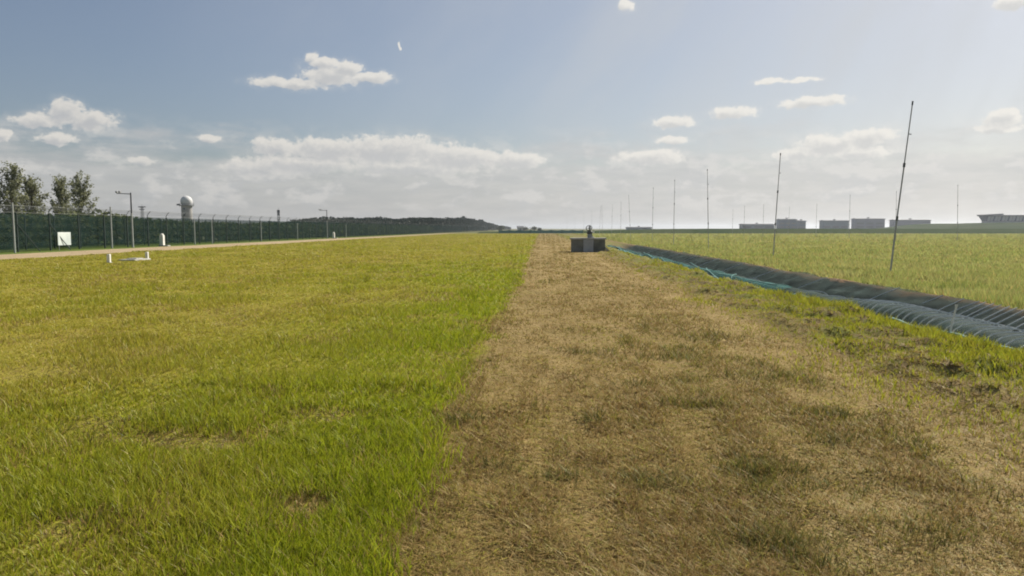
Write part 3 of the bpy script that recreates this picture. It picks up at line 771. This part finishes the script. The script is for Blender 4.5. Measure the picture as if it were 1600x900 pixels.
# ------------------------------------------------------------------ far things on the left
rad = empty('radar_tower', (-202, 420, 0)); tag(rad, 'round tower with a white radar dome behind the fence', 'tower')
MB().lathe([(3.2, -.5), (3.05, 2), (2.9, 15)], 28).build('shaft', M['tower'], rad, smooth=False)
sph = [(max(.02, 3.25 * math.cos(t)), 17.2 + 3.3 * math.sin(t)) for t in np.linspace(-.72, 1.57, 14)]
MB().lathe(sph, 28).build('dome', M['dome'], rad, smooth=True)
pf = MB().lathe([(3.9, 14.6), (4.1, 14.9), (4.1, 15.15), (3.0, 15.16)], 28).build('platform', M['grey_metal'], rad)
rl = MB()
for zz in (15.6, 16.1): rl.tube([(4.0 * math.cos(t), 4.0 * math.sin(t), zz) for t in np.linspace(0, 6.283, 29)], .05, 5, False)
for t in np.linspace(0, 6.283, 15)[:-1]: rl.tube([(4 * math.cos(t), 4 * math.sin(t), 15.1), (4 * math.cos(t), 4 * math.sin(t), 16.1)], .05, 4)
rl.build('railing', M['dark_metal'], pf)
MB().box(-5.6, -3.9, -.5, .5, 15.0, 15.9, .1).build('side_balcony', M['dark_metal'], rad)
for zz in (5, 9, 12.4): MB().box(-.5, .5, -3.2, -2.9, zz, zz + 1.2).build('window', M['glass'], rad)


def lattice(name, x, y, h, wb, wt_, label, arms):
    r_ = empty(name, (x, y, 0)); tag(r_, label, 'mast')
    f = MB()
    cor = [(-1, -1), (1, -1), (1, 1), (-1, 1)]
    P = lambda c, t: (c[0] * (wb + (wt_ - wb) * t) / 2, c[1] * (wb + (wt_ - wb) * t) / 2, h * t)
    for c in cor: f.tube([P(c, 0), P(c, 1)], .10, 5)
    for i in range(10):
        for j in range(4): f.tube([P(cor[j], i / 10), P(cor[(j + 1) % 4], (i + 1) / 10)], .06, 4)
    f.build('lattice', M['dark_metal'], r_)
    for z, L, t in arms: MB().box(-L, L, -.3, .3, z - t, z + t, .05).build('crossarm' if L > 1 else 'antenna', M['dark_metal'], r_)
    MB().tube([(0, 0, h), (0, 0, h + 1.2)], .07, 5).build('spike', M['dark_metal'], r_)


lattice('telecom_mast', -149, 420, 12.4, 1.3, .8, 'thin telecom mast with thick antenna head above the fence', [(11.6, .75, .8), (10.0, .65, .5)])
lattice('power_pylon', -228, 420, 14.6, 1.6, .8, 'small grey pylon with a T-shaped crossarm left of the radar tower', [(14.2, 2.1, .25), (12.8, 1.5, .2)])
lattice('survey_mast', -64, 640, 11.0, 1.2, .7, 'tiny mast rising from the far wooded ridge', [(10.6, .8, .6)])


# ------------------------------------------------------------------ banks and buildings on the right
def sheet(name, xs, ys, zf, mat_):
    a, b = np.meshgrid(xs, ys); Vv = np.c_[a.ravel(), b.ravel(), zf(a.ravel(), b.ravel())]; w2 = len(xs)
    i = (np.arange(len(ys) - 1)[:, None] * w2 + np.arange(w2 - 1)[None]).ravel()
    return tag(link(name, np_mesh(name, Vv, np.c_[i, i + 1, i + w2 + 1, i + w2], mat_, smooth=True)), kind='structure')


sheet('embankment', np.linspace(-25, 900, 240), np.linspace(286, 360, 26),
      lambda a, b: -.15 + (.55 + 1.25 * sst(a, -10, 70) + .25 * fbm(a * .03, b * .03, 101)) * sst(b, 287, 306) * sst(b, 359, 330) + .15 * (fbm(a * .5, b * .5, 102) - .5) * sst(b, 287, 300), M['bank'])
sheet('hill', np.linspace(170, 900, 200), np.linspace(440, 640, 40),
      lambda a, b: -.3 + (5.9 * sst(a, 232, 305) + .6 * (fbm(a * .03, b * .03, 103) - .4)) * sst(b, 442, 500) * sst(b, 638, 590), M['bank'])


def shed(x0, x1, y0, dep, h, mat_, label, bays=6, step_=None, rows=1):
    dep = 9; x0 += x0 * dep / y0; h *= .93
    r_ = empty('hangar_shed', ((x0 + x1) / 2, y0, 0)); tag(r_, label, 'building', 'sheds on the far side of the airfield')
    w2 = (x1 - x0) / 2
    bays = 3
    wall = MB().box(-w2, w2, 0, dep, -.3, h - .8)
    wall.build('wall', mat_, r_)
    rf_ = MB().box(-w2 - .5, w2 + .5, -.5, dep + .5, h - .8, h - .25)
    rf_.add([(-w2, 0, h - .25), (w2, 0, h - .25), (w2, dep, h - .25), (-w2, dep, h - .25), (-w2 * .98, dep / 2, h + .35), (w2 * .98, dep / 2, h + .35)],
            [(0, 1, 5, 4), (1, 2, 5), (2, 3, 4, 5), (3, 0, 4)])
    o = rf_.build('roof', M['roof'], r_)
    MB().box(-.8, .8, dep * .5 - 1, dep * .5 + 1, h, h + 1.1).build('vent', M['roof'], o)
    bw = 2 * w2 / bays
    for i in range(bays):
        for q in range(rows):
            z = 2.6 + q * 3.2
            if z + 1.5 > h - 1: continue
            f_ = MB().box(-bw * .36, bw * .36, -.12, .02, 0, 1.5).build('window', M['roof'], r_, (-w2 + bw * (i + .5), 0, z))
            MB().box(-bw * .40, bw * .40, -.2, -.12, -.15, 0).build('sill', mat_, f_)
    MB().box(-2, 2, -.15, .0, 0, 2.2).build('door', M['roof'], r_, (w2 * .4, 0, 0))


shed(184.7, 217, 704, 30, 6.6, M['shed'], 'long low grey shed, leftmost on the right horizon', 7)
shed(217.5, 236, 700, 30, 11.5, M['shed2'], 'tall dark blue grey block right of the low shed', 5, rows=2)
shed(236.4, 245.5, 703, 22, 10.0, M['shed2'], 'small dark annex attached right of the tall grey block', 2, rows=2)
shed(258.2, 285.2, 704, 40, 10.2, M['shed'], 'pale grey hangar, left half of the joined middle pair', 6)
shed(285.6, 316, 700, 40, 12.0, M['shed3'], 'taller mauve grey hangar, right half of the joined middle pair', 6, rows=2)
shed(322, 359.3, 704, 40, 10.8, M['shed3'], 'wide flat grey hangar behind the leaning nearest pole', 8)
shed(86, 112, 760, 20, 3.6, M['shed'], 'tiny flat building on the horizon left of the poles', 5)

# terminal with slanted glass front on the hill
T = empty('terminal_building', (0, 520, 0)); tag(T, 'flat roofed building with a row of tall windows on the hill at the right edge', 'building')
MB().box(303, 372, 2.2, 7, 5.0, 6.6).build('base_wall', M['term'], T)
MB().add([(303.5, 2.5, 6.6), (372, 2.5, 6.6), (372, 7, 6.6), (303.5, 7, 6.6), (301, .9, 10.3), (372, .9, 10.3), (372, 7, 10.3), (301, 7, 10.3)],
         [(0, 1, 5, 4), (1, 2, 6, 5), (2, 3, 7, 6), (3, 0, 4, 7), (4, 5, 6, 7)]).build('upper_wall', M['shed2'], T)
MB().box(300.5, 373, -.6, 8, 10.3, 11.0, .1).build('roof', M['roof'], T)
MB().add([(299.6, -1, 11.0), (313, -1, 11.0), (313, 7, 11.0), (299.6, 7, 11.0), (299.6, -1, 11.25), (313, -1, 12.0), (313, 7, 12.0), (299.6, 7, 11.25)],
         [(0, 1, 5, 4), (1, 2, 6, 5), (2, 3, 7, 6), (3, 0, 4, 7), (4, 5, 6, 7)]).build('roof_canopy', M['roof'], T)
for i in range(14):
    x0 = 304.2 + i * 4.8; wq = 3.7
    f_ = MB().add([(x0, 2.27, 7.0), (x0 + wq, 2.27, 7.0), (x0 + wq, .97, 10.0), (x0, .97, 10.0), (x0, 2.40, 7.05), (x0 + wq, 2.40, 7.05), (x0 + wq, 1.12, 10.05), (x0, 1.12, 10.05)],
                  [(0, 1, 2, 3), (0, 4, 5, 1), (2, 6, 7, 3), (0, 3, 7, 4), (1, 5, 6, 2)]).build('window', M['sky_tint_glass'], T)
    MB().add([(x0 + wq / 2 - .09, 2.2, 7.0), (x0 + wq / 2 + .09, 2.2, 7.0), (x0 + wq / 2 + .09, .9, 10.0), (x0 + wq / 2 - .09, .9, 10.0),
              (x0 + wq / 2 - .09, 2.3, 7.0), (x0 + wq / 2 + .09, 2.3, 7.0), (x0 + wq / 2 + .09, 1.0, 10.0), (x0 + wq / 2 - .09, 1.0, 10.0)],
             [(0, 1, 2, 3), (0, 3, 7, 4), (1, 5, 6, 2)]).build('mullion', M['roof'], f_)

# far end of the strip: low net barrier, bushes, hut
nb = empty('net_barrier', (-16, 284, 0)); tag(nb, 'low teal net barrier crossing the far end of the strip', 'barrier')
for i in range(9): MB().tube([(i * 4, 0, -.1), (i * 4, 0, 1.5)], .06, 5).build('stake', M['dark_metal'], nb)
for i in range(8):
    t = np.linspace(0, 4, 6); b_ = MB()
    b_.add([(i * 4 + q, 0, .1) for q in t] + [(i * 4 + q, .05, 1.35 - .25 * math.sin(q / 4 * math.pi)) for q in t], [(j, j + 1, j + 7, j + 6) for j in range(5)])
    b_.build('net_panel', M['teal'], nb)
hut = empty('pale_hut', (-17, 620, 0)); tag(hut, 'tiny pale hut on the horizon at the end of the wood', 'hut')
MB().box(-2.6, 2.6, 0, 4, -.2, 2.8).build('wall', M['hut'], hut)
MB().add([(-3, -.4, 2.8), (3, -.4, 2.8), (3, 4.4, 2.8), (-3, 4.4, 2.8), (-3, 2, 4), (3, 2, 4)], [(0, 1, 5, 4), (2, 3, 4, 5), (1, 2, 5), (3, 0, 4), (0, 3, 2, 1)]).build('roof', M['roof'], hut)
MB().box(-.5, .5, -.1, .0, -.2, 2).build('door', M['roof'], hut)
for i, (xx, yy, hh_, lb) in enumerate([(-12.5, 600, 3.2, 'small round bush on the horizon just right of the pale hut'), (-5.5, 610, 3.6, 'darkest small bush on the horizon, middle of three'), (-1, 640, 2.4, 'lowest small bush on the horizon, right of three'), (-30, 560, 4.2, 'bush at the tapering end of the far wood')]):
    r_ = empty('far_bush', (xx, yy, 0)); tag(r_, lb, 'bush', 'bushes on the horizon')
    rs = np.random.default_rng(300 + i); q = rs.normal(size=(420, 3)) * np.array([.8, .8, .42]) * hh_ * .42 + np.array([0, 0, hh_ * .55]); q[:, 2] = np.abs(q[:, 2])
    link('crown', leaf_cloud('crown', q, rs.uniform(.4, .9, len(q)), leaf_tint(len(q), rs, (.04, .055, .03), (.07, .085, .04)), M['leaf'], rs), r_)
    MB().tube([(0, 0, -.1), (.1, 0, hh_ * .6)], [.14, .05], 6).build('trunk', M['bark'], r_)

# ------------------------------------------------------------------ haze
m, g = new_mat('haze')
pv = m.node_tree.nodes.new('ShaderNodeVolumePrincipled')
pv.inputs['Color'].default_value = (.86, .92, 1.0, 1); pv.inputs['Density'].default_value = .00020; pv.inputs['Anisotropy'].default_value = .62
o = m.node_tree.nodes.new('ShaderNodeOutputMaterial'); g.L.new(pv.outputs[0], o.inputs[1])
hz = MB().box(-5600, 5600, -700, 5700, -2.0, 26).build('haze', m)
tag(hz, 'pale haze lying over the whole airfield', 'haze', None, 'stuff')
